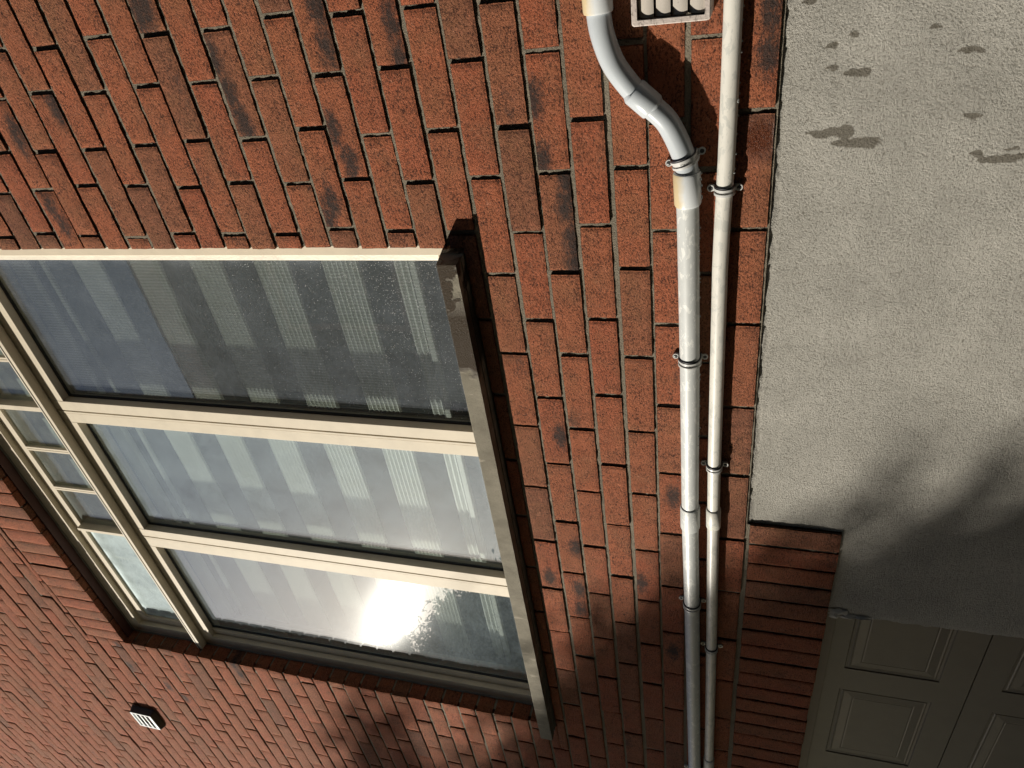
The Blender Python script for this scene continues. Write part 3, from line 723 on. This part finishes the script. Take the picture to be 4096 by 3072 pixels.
def drops(parent, zf, o, r, xs, side=-1):
    b = MB()
    for x in xs:
        s_ = random.uniform(.0018, .0036); th = random.gauss(0, .25)
        bm = bmesh.new(); bmesh.ops.create_icosphere(bm, subdivisions=2, radius=1)
        cz = zf(x) - r * math.cos(th); co = o + r * math.sin(th)
        v = [(x + q.co.x * s_ * random.uniform(.95, 1.1), co + q.co.y * s_, cz + q.co.z * s_ * (1.15 if q.co.z < 0 else .8)) for q in bm.verts]
        bm.verts.index_update(); b.add(v, [[q.index for q in f.verts] for f in bm.faces]); bm.free()
    o_ = b.build('water_drops', M['water'], parent, True); o_['kind'] = 'stuff'
RB, RS, OB, OS = .0255, .0185, .0275, .0205
bigz = [(-5.6, .050), (-3.3, .0865), (-2.17, .1055), (-1.79, .1135), (-1.69, .1145), (-1.17, .1185), (-1.03, .1205), (-.70, .1255), (-.62, .129)]
smz = [(-5.6, .004), (-3.21, .0275), (-2.41, .0355), (-1.79, .0435), (-1.70, .0450), (-1.52, .0475), (-1.10, .0490), (-.835, .0500), (-.59, .0440), (-.286, .0415), (2.2, .040)]
big = empty('waste_pipe', (-3.1, 0, .05), 'thicker white plastic pipe with an S-bend and yellow-stained couplings, running below the window', 'pipe')
path = [(x, OB, z) for x, z in bigz if x < -.66]
S1 = catmull([(-.66, OB, .1262), (-.615, OB, .1285), (-.572, OB, .1405), (-.513, OB, .1685), (-.4765, OB, .2025)], 8)
MB().tube([(x, OB, pathz(bigz, x)) for x in np.linspace(-5.6, -.65, 60)], RB, 36).build('pipe_run', M['pvc'], big, True)
MB().tube(S1, RB - .0002, 36).build('lower_elbow', M['pvc_grey'], big, True)
S2 = catmull([(-.4765, OB, .2025), (-.4585, OB, .2245), (-.418, OB, .2575), (-.38, OB, .281), (-.33, OB, .2975), (-.285, OB, .3035), (-.20, OB, .306)], 8)
MB().tube(S2, RB - .0003, 36).build('upper_elbow', M['pvc_grey'], big, True)
MB().tube([(x, OB, .306) for x in (-.2, 0, 1, 2.2)], RB, 36).build('upper_pipe', M['pvc'], big, True)
def dcollar(p0, p1, r1, nm, material):
    p0, p1 = Vector(p0), Vector(p1); d = (p1 - p0)
    MB().tube([p0, p0, p0 + d * .05, p0 + d * .95, p1, p1], [RB - .001, r1 - .0012, r1, r1, r1 - .0012, RB - .001], 36, False).build(nm, material, big, True)
dcollar((-.4795, OB, .1995), (-.4425, OB, .239), RB + .0040, 'hub', M['pvc_grey'])
dcollar((-.700, OB, .1255), (-.6235, OB, .1285), RB + .0050, 'coupling', M['pvc_stained'])
dcollar((-.285, OB, .3040), (-.20, OB, .306), RB + .0052, 'coupling', M['pvc_stained'])
dcollar((-1.775, OB, .1138), (-1.682, OB, .1147), RB + .0042, 'coupling', M['pvc'])
for x in (-.598, -1.138, -2.165, -3.35, -4.5): clamp(x, pathz(bigz, x) if x < -.6 else .133, OB, RB, big, tilt=.33 if x > -.6 else .015)
drops(big, lambda x: pathz(bigz, x), OB, RB, [-.70 - random.random() ** 1.3 * .75 for _ in range(26)])
drops(big, lambda x: pathz(bigz, x), OB, RB + .005, [-.69, -.682, -.668, -.655, -.64, -.630])
sm = empty('conduit_pipe', (-3.1, 0, 0), 'thinner white plastic pipe running straight along just under the thicker pipe', 'pipe')
MB().tube([(x, OS, pathz(smz, x)) for x in np.linspace(-5.6, 2.2, 90)], RS, 36).build('pipe_run', M['pvc_warm'], sm, True)
for (xa, xb) in ((-1.768, -1.690), (-3.30, -3.205)):
    b = MB(); d = Vector((xb - xa, 0, 0)); za, zb = pathz(smz, xa), pathz(smz, xb)
    b.tube([(xa, OS, za), (xa, OS, za), (xa + .002, OS, za), (xb - .002, OS, zb), (xb, OS, zb), (xb, OS, zb)], [RS - .001, RS + .0026, RS + .0036, RS + .0036, RS + .0026, RS - .001], 36, False); b.build('coupling', M['pvc_warm'], sm, True)
for x in (-.672, -1.518, -2.415, -3.9): clamp(x, pathz(smz, x), OS, RS, sm, .01, .016)
drops(sm, lambda x: pathz(smz, x), OS, RS, [-.18 - random.random() * .45 for _ in range(26)])
def marking(clampobj, x, z, o, txt):
    cu = bpy.data.curves.new('marking', 'FONT'); cu.body = txt; cu.size = .0085; cu.align_x = 'CENTER'; cu.align_y = 'CENTER'; cu.extrude = .0003
    tmp = bpy.data.objects.new('marking_tmp', cu); col.objects.link(tmp); bpy.context.view_layer.update()
    me = bpy.data.meshes.new_from_object(tmp.evaluated_get(bpy.context.evaluated_depsgraph_get())); bpy.data.objects.remove(tmp)
    o0 = org(clampobj); mm = Matrix(((0, 1, 0, x - o0.x), (0, 0, -1, -o - o0.y), (-1, 0, 0, z + H0 - o0.z), (0, 0, 0, 1)))
    me.transform(mm); me.materials.clear(); me.materials.append(M['screw']); q = bpy.data.objects.new('marking', me); col.objects.link(q); q.parent = clampobj
cls = [c_ for c_ in big.children if c_.name.startswith('pipe_clamp')]
marking(cls[0], -.598, .133, OB + RB + .0024, '1\u00bd\u2033'); marking(cls[1], -1.138, pathz(bigz, -1.138), OB + RB + .0024, '1\u00bd\u2033')
# ---------------------------------------------------------------- vents
def vent(x0, x1, z0, z1, p, label, side, blade, swing, fl):
    t = empty('wall_vent', ((x0 + x1) / 2, 0, z0), label, 'vent')
    n = 0; b = MB(); w_ = .011
    # flared hood: wall footprint slightly larger than the open front
    def loop(a0, a1, c0, c1, o, r):
        pts = []
        for cx, cz, s0 in ((a1 - r, c1 - r, 0), (a0 + r, c1 - r, 1), (a0 + r, c0 + r, 2), (a1 - r, c0 + r, 3)):
            for k in range(5): a = (s0 + k / 4) * math.pi / 2; pts.append((cx + r * math.cos(a), o, cz + r * math.sin(a)))
        return pts
    Ls = [loop(x0 - fl, x1 + fl, z0 - fl, z1 + fl, .001, .020), loop(x0 - fl * .9, x1 + fl * .9, z0 - fl * .9, z1 + fl * .9, .008, .018), loop(x0, x1, z0, z1, p - .002, .006), loop(x0 + .002, x1 - .002, z0 + .002, z1 - .002, p, .005)]
    for l in Ls: b.v += l
    for i in range(3):
        for k in range(20): b.f.append((i * 20 + k, i * 20 + (k + 1) % 20, (i + 1) * 20 + (k + 1) % 20, (i + 1) * 20 + k))
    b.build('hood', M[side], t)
    f = MB(); Lf = [loop(x0 + .002, x1 - .002, z0 + .002, z1 - .002, p + .0003, .005), loop(x0 + w_, x1 - w_, z0 + w_, z1 - w_, p + .0003, .002), loop(x0 + w_, x1 - w_, z0 + w_, z1 - w_, p - .018, .002)]
    for l in Lf: f.v += l
    for i in range(2):
        for k in range(20): f.f.append((i * 20 + k, i * 20 + (k + 1) % 20, (i + 1) * 20 + (k + 1) % 20, (i + 1) * 20 + k))
    f.build('front_rim', M['vent_paint' if side != 'vent_shade_dark' else 'louvre_white'], t)
    f = MB(); f.box(x0 + w_, x1 - w_, .003, .004, z0 + w_, z1 - w_); f.build('dark_throat', M['vent_dark'], t)
    hh = (z1 - z0 - 2 * w_) / 4
    for k in range(4):
        zt = z1 - w_ - k * hh - .002; prof = []; nn = 8; hgt = hh * .93
        for i in range(nn + 1):
            u = i / nn; prof.append((p - .013 + swing * u + .004 * math.sin(u * math.pi), zt - hgt * u))
        xa, xb = x0 + w_ + .003, x1 - w_ - .003; v = []
        for (oo, zz) in prof: v += [(xa, oo, zz), (xb, oo, zz)]
        for (oo, zz) in prof: v += [(xa, oo - .0015, zz), (xb, oo - .0015, zz)]
        q = 2 * (nn + 1); f = [(2 * i, 2 * i + 1, 2 * i + 3, 2 * i + 2) for i in range(nn)] + [(q + 2 * i, q + 2 * i + 2, q + 2 * i + 3, q + 2 * i + 1) for i in range(nn)] + [(0, 2 * nn, q + 2 * nn, q)] + [(2 * nn, 2 * nn + 1, q + 2 * nn + 1, q + 2 * nn)]
        obj('louvre', v, f, M[blade], t, True)
    return t
v1 = vent(-.3160, -.150, .0830, .2360, .040, 'weathered square wall vent with flaking cream paint, beside the bend of the thicker pipe', 'vent_paint', 'louvre', .007, .004)
b = MB(); b.tube([(-.3075, .0385, .0905), (-.3075, .0425, .0905)], .0058, 14); b.build('screw_boss', M['vent_paint'], v1, True)
b = MB(); b.tube([(-.3075, .0424, .0905), (-.3075, .0429, .0905)], .0034, 12); b.build('screw_hole', M['vent_dark'], v1, True)
v2 = vent(-4.172, -4.008, 3.382, 3.545, .040, 'small box vent, its sides coloured dark for shade, white louvres, alone on the brick beyond the window', 'vent_shade_dark', 'louvre_white', .014, .012)
# ---------------------------------------------------------------- nail below the sill
nl = empty('nail', (-1.516, 0, .667), 'thin nail sticking out of the bricks just under the window sill, casting a long shadow', 'nail')
MB().tube([(-1.516, -.004, .667), (-1.516, .054, .667)], .0014, 10).build('shank', M['vent_dark'], nl, True)
MB().tube([(-1.516, .0538, .667), (-1.516, .0553, .667)], .0034, 14).build('head', M['steel'], nl, True)
# ================================================================ what the glass reflects and what shades the wall
# tree: tapered trunk, limbs, many small leaves
def tree(base, lobes, nleaf, label, seed):
    crown, R3, _ = lobes[0]
    rd = random.Random(seed); nr = np.random.default_rng(seed)
    t = empty('shade_tree', (base[0], base[1], -H0), label, 'tree')
    b = MB(); c0 = Vector(crown); bs = Vector((base[0], base[1], -H0))
    mid = bs.lerp(c0, .45) + Vector((.3, .1, 0))
    b.tube([tuple(bs), tuple(bs.lerp(mid, .5)), tuple(mid), tuple(c0), tuple(c0 + Vector((.3, 0, R3[2] * .6)))], [.24, .19, .16, .09, .02], 12)
    cl = []
    for lc, lr, k_ in lobes:
        for _ in range(k_):
            while True:
                q = Vector([rd.uniform(-1, 1) for _ in range(3)])
                if .2 < q.length < 1: break
            cl.append(Vector(lc) + Vector((q.x * lr[0], q.y * lr[1], q.z * lr[2])))
    for q in cl:
        s = mid.lerp(c0 + Vector((.2, 0, R3[2] * .3)), rd.uniform(.05, 1)); m_ = s.lerp(q, .5) + Vector((rd.uniform(-.2, .2), rd.uniform(-.2, .2), rd.uniform(0, .3)))
        b.tube([tuple(s), tuple(m_), tuple(q)], [.045, .022, .006], 6)
    b.build('trunk', M['bark'], t, True)
    C = np.array([tuple(q) for q in cl]); ids = nr.integers(0, len(C), nleaf)
    off = nr.normal(0, 1, (nleaf, 3)) * np.array([.24, .24, .18]) * nr.uniform(.5, 1.3, (len(C), 1))[ids]
    P = C[ids] + off; n_ = len(P)
    a = nr.normal(0, 1, (n_, 3)); a[:, 2] -= .6; a /= np.linalg.norm(a, axis=1)[:, None]; bb = np.cross(a, nr.normal(0, 1, (n_, 3))); bb /= np.linalg.norm(bb, axis=1)[:, None]
    Ln = nr.uniform(.08, .15, n_)[:, None]; Wd = Ln * .36
    v = np.stack([P - a * Ln * .5, P + bb * Wd * .5 - a * Ln * .05, P + a * Ln * .5, P - bb * Wd * .5 - a * Ln * .05], 1).reshape(-1, 3)
    quadmesh('crown', v, np.arange(n_ * 4).reshape(-1, 4), M['leaf'], t, False)
    return t
tree((-14.4, 6.6), [((-14.24, 6.2, 4.07), (2.3, 1.0, 2.3), 215), ((-10.6, 5.5, 2.7), (.95, .4, .9), 55), ((-14.59, 6.4, 7.0), (.9, .5, .95), 9), ((-12.0, 5.8, 4.74), (.7, .4, .6), 24)], 105000, 'leafy tree seen mirrored in the window beside the sun glare, shading the lower wall', 183)
# neighbouring house across the side yard, mirrored in the right-hand pane
nh = empty('neighbouring_house', (-1, 3.6, -H0), 'shaded grey-green house next door, seen only mirrored in the window glass', 'house')
b = MB(); b.box(-4.75, 6, 3.6, 11, -H0, 5.55)
b.build('wall', M['siding'], nh)
b = MB(); b.box(-4.95, 6.2, 3.35, 11.2, 5.56, 5.9); b.build('eaves', M['soffit'], nh)
b = MB(); b.add([(-4.95, 3.35, 5.91), (6.2, 3.35, 5.91), (6.2, 7.3, 8.0), (-4.95, 7.3, 8.0), (6.2, 11.2, 5.91), (-4.95, 11.2, 5.91)], [(0, 1, 2, 3), (3, 2, 4, 5), (0, 1, 4, 5), (0, 3, 5), (1, 2, 4)]); b.build('roof', M['roof'], nh)
for (xa, za) in ((-3.6, .4), (-1.2, .4), (-3.6, 3.0), (-1.2, 3.0)):
    b = MB(); b.box(xa, xa + 1.1, 3.5, 3.59, za, za + 1.4); wf = b.build('window', M['soffit'], nh)
    b = MB(); b.box(xa + .08, xa + 1.02, 3.49, 3.498, za + .08, za + 1.32); b.build('pane', M['vent_dark'], wf)
